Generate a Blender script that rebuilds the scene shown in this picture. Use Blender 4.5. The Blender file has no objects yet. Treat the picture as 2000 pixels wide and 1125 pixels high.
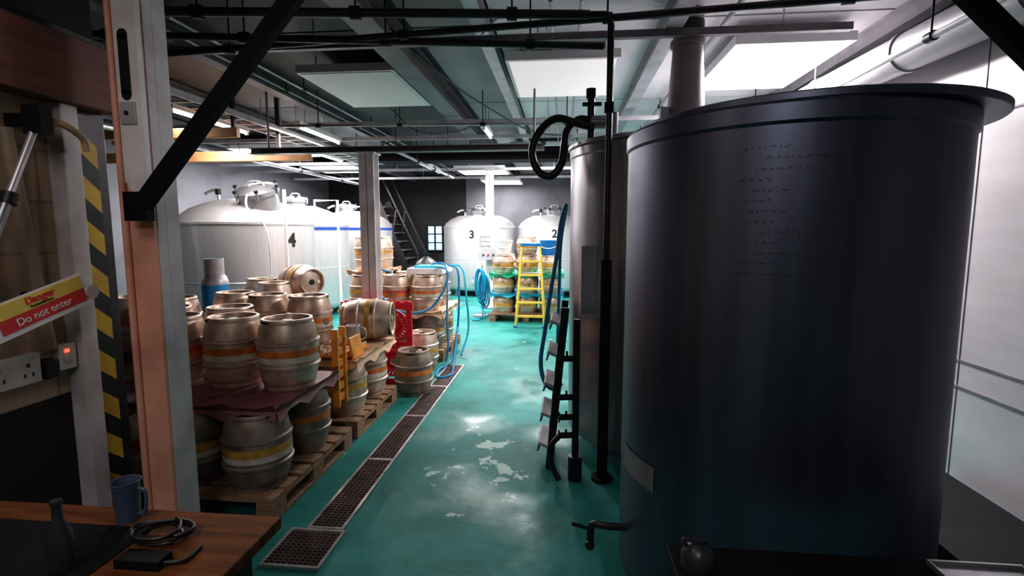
import bpy, math, random
from mathutils import Vector, Matrix
random.seed(7)
S=bpy.context.scene
# ---------------------------------------------------------------- materials
def mat(name,col,rough=.5,metal=0.,var=.25,scale=6.,bump=0.,emit=None,es=0.,dirt=None,stretch=(1,1,1),spec=.5,rvar=.1):
    m=bpy.data.materials.new(name); m.use_nodes=True
    nt=m.node_tree; N=nt.nodes; L=nt.links; b=N['Principled BSDF']
    tc=N.new('ShaderNodeTexCoord'); mp=N.new('ShaderNodeMapping'); mp.inputs['Scale'].default_value=stretch
    L.new(tc.outputs['Object'],mp.inputs['Vector'])
    nz=N.new('ShaderNodeTexNoise'); nz.inputs['Scale'].default_value=scale; nz.inputs['Detail'].default_value=6
    L.new(mp.outputs[0],nz.inputs['Vector'])
    cr=N.new('ShaderNodeValToRGB'); e=cr.color_ramp.elements
    d=dirt if dirt else tuple(c*(1-var) for c in col)
    e[0].position=.32; e[0].color=(*d,1); e[1].position=.62; e[1].color=(*col,1)
    L.new(nz.outputs['Fac'],cr.inputs[0]); L.new(cr.outputs[0],b.inputs['Base Color'])
    mr=N.new('ShaderNodeMapRange'); mr.inputs[3].default_value=max(.02,rough-rvar); mr.inputs[4].default_value=min(1,rough+rvar)
    L.new(nz.outputs['Fac'],mr.inputs[0]); L.new(mr.outputs[0],b.inputs['Roughness'])
    b.inputs['Metallic'].default_value=metal; b.inputs['Specular IOR Level'].default_value=spec
    if bump:
        bp=N.new('ShaderNodeBump'); bp.inputs['Strength'].default_value=bump; bp.inputs['Distance'].default_value=.01
        L.new(nz.outputs['Fac'],bp.inputs['Height']); L.new(bp.outputs[0],b.inputs['Normal'])
    if emit:
        b.inputs['Emission Color'].default_value=(*emit,1); b.inputs['Emission Strength'].default_value=es
    return m
M={}
M['steel']=mat('brushed_steel',(.62,.60,.61),.40,.65,.08,5,stretch=(8,8,.6),rvar=.04)
M['steel_dull']=mat('dull_steel',(.40,.40,.42),.4,.8,.25,6)
M['steel_dark']=mat('dark_tank_steel',(.14,.15,.205),.40,.88,.25,2.5,stretch=(5,5,.3),rvar=.06)
M['scribble']=mat('pen_marks',(.03,.03,.045),.6,.2,.1,6)
M['steel_mid']=mat('mid_tank_steel',(.44,.42,.44),.34,.85,.25,3,stretch=(6,6,.4),rvar=.05)
M['duct']=mat('duct_galvanised',(.50,.47,.50),.5,.4,.2,3)
M['flue']=mat('flue_grey',(.28,.245,.26),.45,.4,.25,4)
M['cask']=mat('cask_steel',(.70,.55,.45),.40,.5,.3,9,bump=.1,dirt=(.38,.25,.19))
M['cask_low']=mat('cask_steel_darker',(.38,.30,.25),.5,.5,.4,9,bump=.1,dirt=(.17,.12,.10))  # darker version of the cask steel, mostly for lower layers
M['orange']=mat('band_orange',(.72,.21,.04),.5,.1,.4,14)
M['mustard']=mat('band_mustard',(.66,.36,.07),.5,.1,.4,14)
M['redband']=mat('band_red',(.62,.08,.04),.5,.1,.4,14)
M['cream']=mat('band_cream',(.74,.64,.52),.5,.1,.3,14)
M['black']=mat('black_metal',(.018,.018,.02),.42,.2,.3,8)
M['matblack']=mat('matt_black_paint',(.008,.008,.01),.7,0,.3,8,spec=.2)
M['rubber']=mat('black_rubber',(.012,.012,.014),.4,0,.3,8)
M['dark']=mat('dark_void',(.008,.008,.009),.8,0,.3,8)
M['white']=mat('white_paint',(.82,.80,.81),.45,0,.1,4)
M['offwhite']=mat('offwhite_panel',(.62,.61,.62),.5,0,.2,3)
M['colwhite']=mat('column_white_paint',(.82,.78,.78),.5,0,.2,5,dirt=(.62,.57,.57))
M['postwhite']=mat('post_grey_paint',(.66,.60,.60),.5,0,.35,5,dirt=(.46,.40,.39))
M['postpink']=mat('post_salmon_paint',(.82,.42,.31),.5,0,.3,5,dirt=(.62,.30,.22))
M['beam']=mat('ceiling_beam_grey',(.22,.20,.215),.45,.2,.35,5)
M['beamlight']=mat('ceiling_rail_light',(.55,.53,.56),.4,.3,.3,5)
M['pipe']=mat('pipe_dark_grey',(.07,.06,.065),.4,.5,.3,8)
M['wood']=mat('pallet_wood',(.38,.23,.14),.75,0,.5,7,bump=.4,stretch=(1,6,6))
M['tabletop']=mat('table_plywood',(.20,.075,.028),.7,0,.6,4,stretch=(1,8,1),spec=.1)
M['lintel']=mat('lintel_wood',(.20,.07,.045),.6,0,.4,5,stretch=(1,.6,6))
M['timber']=mat('timber_warm',(.65,.33,.15),.6,0,.3,6)
M['maroon']=mat('maroon_plastic',(.27,.10,.105),.55,0,.45,8)
M['red']=mat('red_plastic',(.85,.012,.05),.4,0,.15,8)
M['orangepl']=mat('orange_plastic',(.90,.36,.05),.45,0,.3,8)
M['tan']=mat('tan_plastic',(.72,.50,.32),.5,0,.3,8)
M['yellow']=mat('yellow_fibreglass',(.90,.62,.10),.4,0,.15,8)
M['hazyel']=mat('hazard_yellow',(.72,.44,.04),.5,0,.3,8)
M['hazblk']=mat('hazard_black',(.015,.015,.015),.5,0,.3,8)
M['bluehose']=mat('blue_hose',(.01,.22,.44),.35,0,.2,8)
M['blue']=mat('blue_plastic',(.01,.20,.55),.4,0,.2,8)
M['cyan']=mat('cyan_plastic',(.02,.42,.60),.4,0,.2,8)
M['green']=mat('green_plastic',(.02,.45,.27),.4,0,.2,8)
M['bottleblue']=mat('gas_blue',(.01,.27,.55),.4,.1,.2,8)
M['bandblue']=mat('band_blue',(.02,.07,.40),.4,.1,.1,8)
M['clear']=mat('cloudy_plastic',(.075,.11,.17),.3,0,.2,8)
M['smoke']=mat('smoky_plastic',(.03,.034,.042),.35,0,.2,8)
M['socket']=mat('socket_plastic',(.62,.57,.53),.4,0,.2,8)
M['conduit']=mat('conduit_paint',(.40,.30,.21),.5,0,.3,8)
M['led']=mat('red_led',(.8,.05,.02),.4,0,.1,8,emit=(1,.1,.05),es=2)
M['lit']=mat('lit_diffuser',(.9,.9,.9),.5,0,.05,3,emit=(.96,.95,1),es=7)
M['litdim']=mat('dim_diffuser',(.9,.9,.9),.5,0,.05,3,emit=(.90,.93,1),es=2.5)
M['glow']=mat('bounce_glow_diffuser',(.85,.80,.80),.5,0,.05,3,emit=(1,.88,.88),es=.38)  # emission stands in for bounce light on a panel that is off
M['unlit']=mat('unlit_diffuser',(.82,.78,.79),.5,0,.08,3)
M['daylight']=mat('window_daylight',(.4,.6,.8),.4,0,.1,3,emit=(.35,.65,1),es=1.3)
M['grate']=mat('drain_grate_steel',(.20,.14,.13),.5,.5,.4,10)
M['frame']=mat('drain_frame_steel',(.62,.60,.60),.4,.6,.3,10)
M['signred']=mat('sign_red',(.70,.05,.05),.4,0,.1,8)
M['signyel']=mat('sign_yellow',(.88,.66,.14),.4,0,.15,8)
M['backwall']=mat('wall_back_grey',(.17,.17,.19),.7,0,.3,2)
M['wallwhite']=mat('wall_white_panel',(.52,.48,.50),.35,.15,.15,1.2,stretch=(1,1,4))
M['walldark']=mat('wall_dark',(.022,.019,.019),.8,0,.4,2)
M['lowshade']=mat('wall_low_shade',(.035,.026,.022),.7,0,.4,3)  # shade on the lower wall, put into its colour
M['ceildark']=mat('ceiling_shaded_grey_sheet',(.075,.069,.073),.6,0,.4,2)  # grey sheeting, with the left ceiling's lack of light in its colour
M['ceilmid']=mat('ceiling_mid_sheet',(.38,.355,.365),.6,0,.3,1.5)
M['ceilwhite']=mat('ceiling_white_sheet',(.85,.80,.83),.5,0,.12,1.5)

def floor_mat():
    m=bpy.data.materials.new('teal_epoxy_floor'); m.use_nodes=True
    nt=m.node_tree;N=nt.nodes;L=nt.links;b=N['Principled BSDF']
    tc=N.new('ShaderNodeTexCoord')
    n1=N.new('ShaderNodeTexNoise'); n1.inputs['Scale'].default_value=1.6; n1.inputs['Detail'].default_value=9; n1.inputs['Roughness'].default_value=.65
    L.new(tc.outputs['Object'],n1.inputs['Vector'])
    cr=N.new('ShaderNodeValToRGB'); e=cr.color_ramp.elements
    e[0].position=.35;e[0].color=(.012,.155,.135,1);e[1].position=.68;e[1].color=(.045,.30,.275,1)
    L.new(n1.outputs['Fac'],cr.inputs[0])
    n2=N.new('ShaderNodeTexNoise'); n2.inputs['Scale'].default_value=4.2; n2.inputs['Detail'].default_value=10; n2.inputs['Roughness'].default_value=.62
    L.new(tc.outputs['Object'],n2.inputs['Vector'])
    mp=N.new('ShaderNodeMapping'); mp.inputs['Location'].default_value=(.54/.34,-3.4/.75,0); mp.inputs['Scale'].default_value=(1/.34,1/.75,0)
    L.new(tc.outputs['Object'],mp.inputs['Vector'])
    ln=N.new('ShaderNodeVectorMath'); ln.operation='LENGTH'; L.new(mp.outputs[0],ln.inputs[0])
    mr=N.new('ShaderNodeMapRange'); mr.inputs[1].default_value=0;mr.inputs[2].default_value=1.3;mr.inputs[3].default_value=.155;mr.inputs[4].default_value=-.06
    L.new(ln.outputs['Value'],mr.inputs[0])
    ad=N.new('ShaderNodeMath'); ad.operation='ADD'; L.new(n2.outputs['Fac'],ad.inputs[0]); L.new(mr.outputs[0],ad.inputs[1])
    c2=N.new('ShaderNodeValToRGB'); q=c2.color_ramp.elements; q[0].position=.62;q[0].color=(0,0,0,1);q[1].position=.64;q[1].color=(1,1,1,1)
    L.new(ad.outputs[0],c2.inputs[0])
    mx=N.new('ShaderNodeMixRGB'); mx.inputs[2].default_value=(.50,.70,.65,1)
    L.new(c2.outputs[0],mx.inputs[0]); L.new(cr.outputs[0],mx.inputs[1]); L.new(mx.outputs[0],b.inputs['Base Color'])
    n3=N.new('ShaderNodeTexNoise'); n3.inputs['Scale'].default_value=1.1; n3.inputs['Detail'].default_value=6
    L.new(tc.outputs['Object'],n3.inputs['Vector'])
    m3=N.new('ShaderNodeMapRange'); m3.inputs[1].default_value=.34;m3.inputs[2].default_value=.50;m3.inputs[3].default_value=.22;m3.inputs[4].default_value=.62
    L.new(n3.outputs['Fac'],m3.inputs[0]); L.new(m3.outputs[0],b.inputs['Roughness'])
    b.inputs['Specular IOR Level'].default_value=.24
    n4=N.new('ShaderNodeTexNoise'); n4.inputs['Scale'].default_value=14; L.new(tc.outputs['Object'],n4.inputs['Vector'])
    bp=N.new('ShaderNodeBump'); bp.inputs['Strength'].default_value=.15; bp.inputs['Distance'].default_value=.02
    L.new(n4.outputs['Fac'],bp.inputs['Height']); L.new(bp.outputs[0],b.inputs['Normal'])
    return m
M['floor']=floor_mat()
def block_mat():
    m=bpy.data.materials.new('painted_block_wall'); m.use_nodes=True
    nt=m.node_tree;N=nt.nodes;L=nt.links;b=N['Principled BSDF']
    tc=N.new('ShaderNodeTexCoord'); sp=N.new('ShaderNodeSeparateXYZ'); cb=N.new('ShaderNodeCombineXYZ')
    L.new(tc.outputs['Object'],sp.inputs[0]); L.new(sp.outputs['Y'],cb.inputs[0]); L.new(sp.outputs['Z'],cb.inputs[1])
    br=N.new('ShaderNodeTexBrick'); br.inputs['Scale'].default_value=1; br.inputs['Brick Width'].default_value=.44; br.inputs['Row Height'].default_value=.215
    br.inputs['Mortar Size'].default_value=.006; br.inputs['Color1'].default_value=(.52,.385,.27,1); br.inputs['Color2'].default_value=(.47,.345,.245,1); br.inputs['Mortar'].default_value=(.36,.26,.185,1)
    L.new(cb.outputs[0],br.inputs['Vector']); L.new(br.outputs['Color'],b.inputs['Base Color']); b.inputs['Roughness'].default_value=.8
    bp=N.new('ShaderNodeBump'); bp.inputs['Strength'].default_value=.5; bp.inputs['Distance'].default_value=.01; bp.invert=True
    L.new(br.outputs['Fac'],bp.inputs['Height']); L.new(bp.outputs[0],b.inputs['Normal'])
    return m
M['block']=block_mat()

# ---------------------------------------------------------------- mesh builder
def catmull(pts,k=8):
    P=[Vector(p) for p in pts]
    if len(P)<3: return P
    P=[P[0]*2-P[1]]+P+[P[-1]*2-P[-2]]; out=[]
    for i in range(1,len(P)-2):
        a,b,c,d=P[i-1:i+3]
        for j in range(k):
            t=j/k
            out.append(.5*((2*b)+(-a+c)*t+(2*a-5*b+4*c-d)*t*t+(-a+3*b-3*c+d)*t**3))
    out.append(P[-2]); return out
class MB:
    def __init__(s,name): s.name=name;s.v=[];s.f=[];s.m=[];s.mats=[]
    def mi(s,k):
        if k not in s.mats: s.mats.append(k)
        return s.mats.index(k)
    def add(s,vs,fs,k):
        o=len(s.v); s.v+= [tuple(v) for v in vs]; i=s.mi(k)
        for f in fs: s.f.append(tuple(o+a for a in f)); s.m.append(i)
    def box(s,lo,hi,k,rot=None,piv=None):
        x0,y0,z0=lo;x1,y1,z1=hi
        vs=[Vector(p) for p in ((x0,y0,z0),(x1,y0,z0),(x1,y1,z0),(x0,y1,z0),(x0,y0,z1),(x1,y0,z1),(x1,y1,z1),(x0,y1,z1))]
        if rot is not None:
            c=Vector(piv) if piv else sum(vs,Vector())/8
            vs=[rot@(v-c)+c for v in vs]
        s.add(vs,[(0,3,2,1),(4,5,6,7),(0,1,5,4),(1,2,6,5),(2,3,7,6),(3,0,4,7)],k)
    def beam(s,p0,p1,w,h,k,up=(0,0,1)):
        p0=Vector(p0);p1=Vector(p1);d=(p1-p0).normalized();u=Vector(up)
        r=d.cross(u).normalized();u=r.cross(d)
        vs=[p+r*a*w/2+u*b*h/2 for p in (p0,p1) for a,b in ((-1,-1),(1,-1),(1,1),(-1,1))]
        s.add(vs,[(0,1,2,3),(7,6,5,4),(0,4,5,1),(1,5,6,2),(2,6,7,3),(3,7,4,0)],k)
    def cyl(s,p0,p1,r,k,n=20,r2=None):
        s.tube([p0,p1],r,k,n,False,r2)
    def tube(s,pts,r,k,n=10,smooth=True,r2=None):
        P=catmull(pts) if smooth else [Vector(p) for p in pts]
        t=(P[1]-P[0]).normalized(); a=Vector((0,0,1)) if abs(t.z)<.9 else Vector((1,0,0))
        u=t.cross(a).normalized(); vs=[];L=len(P)
        for i,p in enumerate(P):
            t=((P[min(i+1,L-1)]-P[max(i-1,0)])).normalized()
            u=(u-t*u.dot(t)).normalized(); w=t.cross(u)
            rr=r if r2 is None else r+(r2-r)*i/(L-1)
            for j in range(n):
                an=2*math.pi*j/n; vs.append(p+(u*math.cos(an)+w*math.sin(an))*rr)
        fs=[]
        for i in range(L-1):
            for j in range(n): fs.append((i*n+j,i*n+(j+1)%n,(i+1)*n+(j+1)%n,(i+1)*n+j))
        fs.append(tuple(range(n-1,-1,-1))); fs.append(tuple((L-1)*n+j for j in range(n)))
        s.add(vs,fs,k)
    def lathe(s,c,prof,k,n=48,xf=None):
        c=Vector(c); o=len(s.v)
        for q in prof:
            for j in range(n):
                an=2*math.pi*j/n; p=Vector((max(q[0],.0005)*math.cos(an),max(q[0],.0005)*math.sin(an),q[1]))
                if xf is not None: p=xf@p
                s.v.append(tuple(p+c))
        for i in range(len(prof)-1):
            kk=prof[i][2] if len(prof[i])>2 else k
            m=s.mi(kk)
            for j in range(n):
                s.f.append((o+i*n+j,o+i*n+(j+1)%n,o+(i+1)*n+(j+1)%n,o+(i+1)*n+j)); s.m.append(m)
    def done(s,bevel=0,smooth=True,loc=None,angle=35):
        me=bpy.data.meshes.new(s.name); me.from_pydata(s.v,[],s.f)
        for k in s.mats: me.materials.append(M[k])
        me.polygons.foreach_set('material_index',s.m)
        if smooth:
            me.polygons.foreach_set('use_smooth',[True]*len(s.f)); me.set_sharp_from_angle(angle=math.radians(angle))
        me.validate(); me.update()
        ob=bpy.data.objects.new(s.name,me); S.collection.objects.link(ob)
        if loc: ob.location=loc
        if bevel:
            b=ob.modifiers.new('bevel','BEVEL'); b.width=bevel; b.segments=2; b.limit_method='ANGLE'
        return ob
def text(s,parent,name,loc,xa,ya,size,k,align='CENTER',bold=0.):
    cu=bpy.data.curves.new(name,'FONT'); cu.body=s; cu.size=size; cu.align_x=align; cu.align_y='CENTER'; cu.extrude=.0015; cu.offset=bold
    cu.materials.append(M[k]); ob=bpy.data.objects.new(name,cu); S.collection.objects.link(ob)
    xa=Vector(xa).normalized();ya=Vector(ya).normalized();za=xa.cross(ya)
    mt=Matrix((xa,ya,za)).transposed().to_4x4(); mt.translation=Vector(loc)
    ob.parent=parent; ob.matrix_parent_inverse=Matrix.Identity(4)
    ob.matrix_basis=parent.matrix_basis.inverted()@mt
    return ob
RX=lambda a:Matrix.Rotation(math.radians(a),3,'X')
RY=lambda a:Matrix.Rotation(math.radians(a),3,'Y')
RZ=lambda a:Matrix.Rotation(math.radians(a),3,'Z')
ZC=3.2
# ---------------------------------------------------------------- room shell
b=MB('floor'); b.box((-6.9,-3.1,-.1),(2.65,14.6,0),'floor'); b.done(smooth=False)
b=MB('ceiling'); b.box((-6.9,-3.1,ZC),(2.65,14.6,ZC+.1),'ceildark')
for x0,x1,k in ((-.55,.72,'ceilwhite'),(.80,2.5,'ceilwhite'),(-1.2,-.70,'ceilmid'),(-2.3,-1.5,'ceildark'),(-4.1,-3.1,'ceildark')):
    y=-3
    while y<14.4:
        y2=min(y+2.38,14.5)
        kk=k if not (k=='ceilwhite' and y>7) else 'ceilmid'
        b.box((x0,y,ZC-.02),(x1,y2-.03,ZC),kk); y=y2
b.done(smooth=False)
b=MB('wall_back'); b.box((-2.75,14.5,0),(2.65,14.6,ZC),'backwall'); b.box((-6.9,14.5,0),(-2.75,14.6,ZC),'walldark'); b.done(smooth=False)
b=MB('wall_right'); b.box((2.55,-3.1,0),(2.65,14.5,ZC),'wallwhite')
for z in (.60,.77,2.3): b.box((2.543,-3,z-.006),(2.55,14.5,z+.006),'beam')
for y in (-1,.9,2.2,3.5,5): b.box((2.546,y-.003,0),(2.55,y+.003,ZC),'beam')
b.done(smooth=False)
b=MB('wall_front'); b.box((-2.4,-3.1,0),(2.55,-3.0,ZC),'walldark'); b.done(smooth=False)
b=MB('wall_left_near'); b.box((-2.4,-3.0,0),(-2.2,2.3,.88),'lowshade'); b.box((-2.4,-3.0,.88),(-2.2,2.3,2.44),'block'); b.box((-2.4,-3.0,2.44),(-2.2,2.3,ZC),'walldark'); b.done(smooth=False)
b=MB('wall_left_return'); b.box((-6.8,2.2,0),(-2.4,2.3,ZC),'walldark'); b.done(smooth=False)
b=MB('wall_left_far'); b.box((-6.9,2.2,0),(-6.8,14.5,ZC),'backwall'); b.done(smooth=False)
b=MB('trim_1'); b.box((-2.2,2.03,0),(-2.12,2.11,2.14),'postwhite'); b.box((-2.2,2.11,0),(-2.17,2.29,2.14),'pipe'); b.done(bevel=.004)
b=MB('trim_lintel'); b.box((-2.2,.6,2.14),(-2.08,2.28,2.42),'lintel'); b.box((-2.2,.6,2.42),(-2.12,2.28,2.46),'black'); b.done(bevel=.006)
b=MB('hazard_tape_strip')
z=.25; i=0
while z<2.0:
    y0,y1=2.14,2.225; k='hazyel' if i%2 else 'hazblk'
    b.add([(-2.155,y0,z),(-2.155,y1,z-.07),(-2.155,y1,z+.03),(-2.155,y0,z+.10),(-2.17,y0,z),(-2.17,y1,z-.07),(-2.17,y1,z+.03),(-2.17,y0,z+.10)],
          [(0,1,2,3),(7,6,5,4),(0,4,5,1),(1,5,6,2),(2,6,7,3),(3,7,4,0)],k)
    z+=.10;i+=1
b.done(smooth=False)
b=MB('window_1'); b.box((-3.85,14.44,1.05),(-3.45,14.5,1.72),'daylight')
for x in (-3.87,-3.65,-3.43): b.box((x-.02,14.40,1.03),(x+.02,14.46,1.74),'dark')
for z in (1.03,1.26,1.5,1.74): b.box((-3.87,14.40,z-.015),(-3.43,14.46,z+.015),'dark')
b.done()
b=MB('steel_staircase')
for y in (13.4,14.2): b.beam((-3.95,y,0),(-4.95,y,2.4),.04,.16,'pipe'); b.beam((-3.85,y,.95),(-4.85,y,3.1),.03,.04,'pipe'); b.beam((-3.98,y,.1),(-3.86,y,.98),.03,.03,'pipe',up=(0,1,0)); b.beam((-4.55,y,1.45),(-4.43,y,2.2),.03,.03,'pipe',up=(0,1,0))
for i in range(10):
    t=(i+.6)/10.4; b.box((-3.95-t-.13,13.4,t*2.4),(-3.95-t+.13,14.2,t*2.4+.03),'beam')
b.done()
# ---------------------------------------------------------------- ceiling structure
def ibeam(name,x,y0,y1,w,h,zt,k):
    b=MB(name); b.box((x-w/2,y0,zt-.015),(x+w/2,y1,zt),k); b.box((x-.008,y0,zt-h+.012),(x+.008,y1,zt-.015),k); b.box((x-w/2,y0,zt-h),(x+w/2,y1,zt-h+.012),k); return b.done(smooth=False)
for x,w,h,k in ((-5.6,.14,.2,'beam'),(-4.2,.14,.2,'beam'),(-3.0,.12,.16,'beam'),(-1.36,.20,.2,'beam'),(-.62,.10,.12,'beamlight'),(.76,.12,.16,'beamlight'),(2.40,.10,.14,'beamlight')):
    ibeam('ceiling_joist',x,-2.9,14.4,w,h,ZC-.021,k)
for y,z in ((3.9,3.02),(6.4,2.96),(7.2,2.92),(9.6,2.9),(10.4,2.86),(12.4,2.9)):
    b=MB('ceiling_support_rail'); x1=1.95; b.beam((-6.7,y,z-.03),(x1,y,z-.03),.05,.05,'beamlight' if z<3 else 'beam')
    for x in (-5.2,-3.4,-1.9,-.2,1.5): b.cyl((x,y,z),(x,y,ZC),.006,'beamlight',8)
    b.done(smooth=False)
b=MB('ceiling_cable_tray')
for x in (-3.62,-3.38): b.beam((x,3.2,2.80),(x,9.2,2.80),.02,.06,'beamlight')
for i in range(24): b.beam((-3.62,3.3+i*.25,2.78),(-3.38,3.3+i*.25,2.78),.03,.015,'beamlight')
for x in (-3.62,-3.38):
    for y in (3.4,6,8.8): b.cyl((x,y,2.82),(x,y,ZC),.005,'beamlight',8)
b.done(smooth=False)
b=MB('ventilation_duct_black'); b.box((-3.0,8.1,2.70),(.6,8.5,2.90),'matblack')
for x in (-2.85,-1.5,0.2): b.cyl((x,8.3,2.90),(x,8.3,ZC),.01,'black',8)
b.done(bevel=.01)
b=MB('steel_crossbeam')
b.box((-3.3,5.20,2.40),(-.2,5.30,2.408),'beam'); b.box((-3.3,5.246,2.408),(-.2,5.254,2.452),'beam'); b.box((-3.3,5.20,2.452),(-.2,5.30,2.46),'beam')
for x in (-3.1,-.3): b.cyl((x,5.25,2.46),(x,5.25,ZC-.02),.012,'beam',10)
b.done(smooth=False)
def pipe(name,pts,r,k,smooth=False,clamps=0,n=14):
    b=MB(name); b.tube(pts,r,k,n,smooth)
    if clamps:
        p0,p1=Vector(pts[0]),Vector(pts[-1])
        for i in range(clamps):
            c=p0.lerp(p1,(i+.5)/clamps); d=(p1-p0).normalized()
            b.cyl(c-d*.03,c+d*.03,r*1.5,'black',n); b.cyl(c,(c.x,c.y,ZC),.006,'black',8)
    return b.done()
pipe('overhead_pipe',[(-2.6,2.90,2.87),(.14,3.22,2.87)],.026,'pipe',clamps=3)
pipe('overhead_pipe',[(-3.0,3.62,2.87),(2.2,3.08,2.87)],.022,'pipe',clamps=4)
pipe('overhead_pipe',[(-3.6,3.35,2.95),(.25,3.55,2.80)],.024,'pipe',clamps=4)
pipe('overhead_pipe',[(-6.5,7.6,2.78),(0.4,7.35,2.82)],.018,'steel',clamps=5)
pipe('overhead_pipe',[(-3.3,5.8,2.80),(.5,6.0,2.80)],.016,'steel_dull',clamps=4)
for x in (-2.95,-2.75,-.1,.1):
    pipe('overhead_conduit',[(x,2.5,3.08),(x,14,3.08)],.012,'beamlight',clamps=6)
pipe('overhead_conduit',[(-4.7,4.6,2.66),(-4.7,11.5,2.66)],.03,'steel_dull',clamps=4)
pipe('overhead_conduit',[(-2.2,6.2,2.64),(-2.2,10.2,2.64)],.025,'steel_dull',clamps=4)
pipe('ceiling_cable',[(-1.3,3.9,3.1),(-1.0,4.3,2.86),(-.7,5.0,2.75),(-.35,6.0,2.72),(.1,7.2,2.88)],.008,'rubber',True)
pipe('ceiling_cable',[(-.4,5.6,3.0),(-.1,5.2,3.13),(.0,4.9,3.12),(.15,4.8,3.05)],.006,'white',True)
pipe('ceiling_cable',[(-2.0,5.9,3.0),(-1.7,6.0,2.75),(-1.3,6.3,2.8),(-1.1,6.5,2.93)],.006,'rubber',True)
pipe('ceiling_cable',[(-.55,3.5,2.88),(-.45,3.55,3.0),(-.3,3.6,3.04),(-.15,3.55,2.98),(-.12,3.5,2.9)],.007,'offwhite',True)
def panel(x0,x1,y0,y1,z,k,d=.07):
    b=MB('ceiling_light_panel')
    b.box((x0,y0,z),(x1,y1,z+d),'white'); f=.03
    b.box((x0+f,y0+f,z-.006),(x1-f,y1-f,z),k)
    for x in (x0+.12,x1-.12):
        for y in (y0+.15,y1-.15): b.cyl((x,y,z+d),(x,y,ZC),.006,'steel_dull',8)
    return b.done(bevel=.004)
def area(x,y,z,sx,sy,w,col=(1,.97,.98)):
    l=bpy.data.lights.new('panel_lamp','AREA'); l.shape='RECTANGLE'; l.size=sx; l.size_y=sy; l.energy=w; l.color=col
    o=bpy.data.objects.new('panel_lamp',l); o.location=(x,y,z); S.collection.objects.link(o)
panel(-2.4,-1.5,4.55,5.85,3.0,'unlit'); panel(-.5,.45,4.4,5.6,3.0,'glow')
panel(1.28,2.15,4.2,5.5,3.0,'lit'); area(1.71,4.85,2.985,.8,1.2,150)
panel(-2.25,-1.2,10.5,11.6,2.85,'lit'); area(-1.72,11.05,2.84,1,1,120)
panel(-2.1,-1.1,13.0,14.1,2.85,'lit'); area(-1.6,13.5,2.84,1,1,40)
panel(-.9,.1,8.7,9.8,3.0,'lit'); area(-.4,9.25,2.985,.9,1,200)
panel(-5.6,-4.4,8.2,9.2,2.95,'lit'); area(-5,8.7,2.935,1.1,1,120)
panel(-5.6,-4.4,10.6,11.8,2.95,'lit'); area(-5,11.2,2.935,1.1,1,130)
panel(-.9,.1,-1.9,-.9,3.0,'litdim'); area(-.4,-1.4,2.985,.9,.9,30,(1,.93,.95))
panel(-1.9,-1.1,.1,.9,3.0,'litdim'); area(-1.5,.5,2.985,.7,.7,9,(1,.82,.72))
def batten(x,y0,y1,z,k,w=0,col=(1,.95,.93)):
    b=MB('fluorescent_batten_light'); b.box((x-.04,y0,z),(x+.04,y1,z+.05),'white'); b.cyl((x,y0+.03,z-.02),(x,y1-.03,z-.02),.014,k,10)
    b.box((x-.02,y0,z-.04),(x+.02,y0+.03,z),'white'); b.box((x-.02,y1-.03,z-.04),(x+.02,y1,z),'white')
    for y in (y0+.2,y1-.2): b.cyl((x,y,z+.05),(x,y,ZC),.005,'steel_dull',8)
    b.done()
    if w: area(x,(y0+y1)/2,z-.045,.05,y1-y0-.1,w,col)
batten(-3.15,5.95,7.1,2.84,'litdim',60); batten(-4.0,5.0,6.3,2.84,'litdim',50); batten(-2.5,8.8,10.3,2.78,'litdim',30); batten(-3.95,7.8,9.0,2.84,'litdim',20); batten(1.9,6.6,8,2.86,'lit')
batten(-1.0,6.45,7.1,2.88,'litdim',45)
b=MB('timber_beam')
b.beam((-6.7,6.05,2.50),(-3.05,6.05,2.50),.08,.12,'timber'); b.beam((-6.7,5.2,2.62),(-3.4,5.2,2.62),.06,.10,'timber')
for x in (-6.2,-3.45): 
    for y,z in ((6.05,2.56),(5.2,2.67)): b.box((x-.02,y-.02,z),(x+.02,y+.02,ZC),'pipe')
b.done(bevel=.004)
b=MB('round_ventilation_duct'); b.cyl((2.34,2.35,2.78),(2.34,9,2.95),.13,'duct',32)
for y in (2.35,2.9,3.9,5.1): 
    z=2.78+(y-2.35)*.17/6.65
    b.cyl((2.34,y,z),(2.34,y+.04,z),.142,'duct',32)
for y in (3.3,6): b.cyl((2.34,y,2.8),(2.34,y,ZC),.01,'steel',8)
b.done()
pipe('overhead_conduit',[(1.15,2.5,3.1),(1.15,9,3.1)],.02,'duct',clamps=4)
pipe('overhead_conduit',[(2.08,2.6,2.7),(2.10,6.8,2.72)],.02,'white',clamps=3)

# ---------------------------------------------------------------- steel posts
b=MB('steel_column')
x0,x1,y0,y1=-1.90,-1.76,2.06,2.21
b.box((x0,y0,.02),(x1,y0+.07,ZC),'postpink'); b.box((x0+.004,y0+.07,.02),(x1+.004,y1,ZC),'postwhite'); b.box((x1-.001,y0+.02,.02),(x1+.004,y0+.07,ZC),'postwhite')
b.box((x0-.05,y0-.05,0),(x1+.05,y1+.05,.02),'beam')
b.box((x0+.05,y0-.03,1.80),(x1+.012,y0-.001,ZC-.2),'colwhite'); b.cyl((x0+.106,y0-.031,1.80),(x0+.106,y0-.001,1.80),.045,'colwhite',24)
b.box((x0+.07,y0-.034,2.16),(x0+.115,y0-.03,2.40),'dark'); b.cyl((x0+.0925,y0-.034,2.16),(x0+.0925,y0-.03,2.16),.0225,'dark'); b.cyl((x0+.0925,y0-.034,2.40),(x0+.0925,y0-.03,2.40),.0225,'dark')
b.box((x0+.06,y0-.038,2.04),(x0+.13,y0-.030,2.13),'beamlight'); b.cyl((x0+.09,y0-.042,2.085),(x0+.09,y0-.038,2.085),.01,'black',10)
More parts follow.
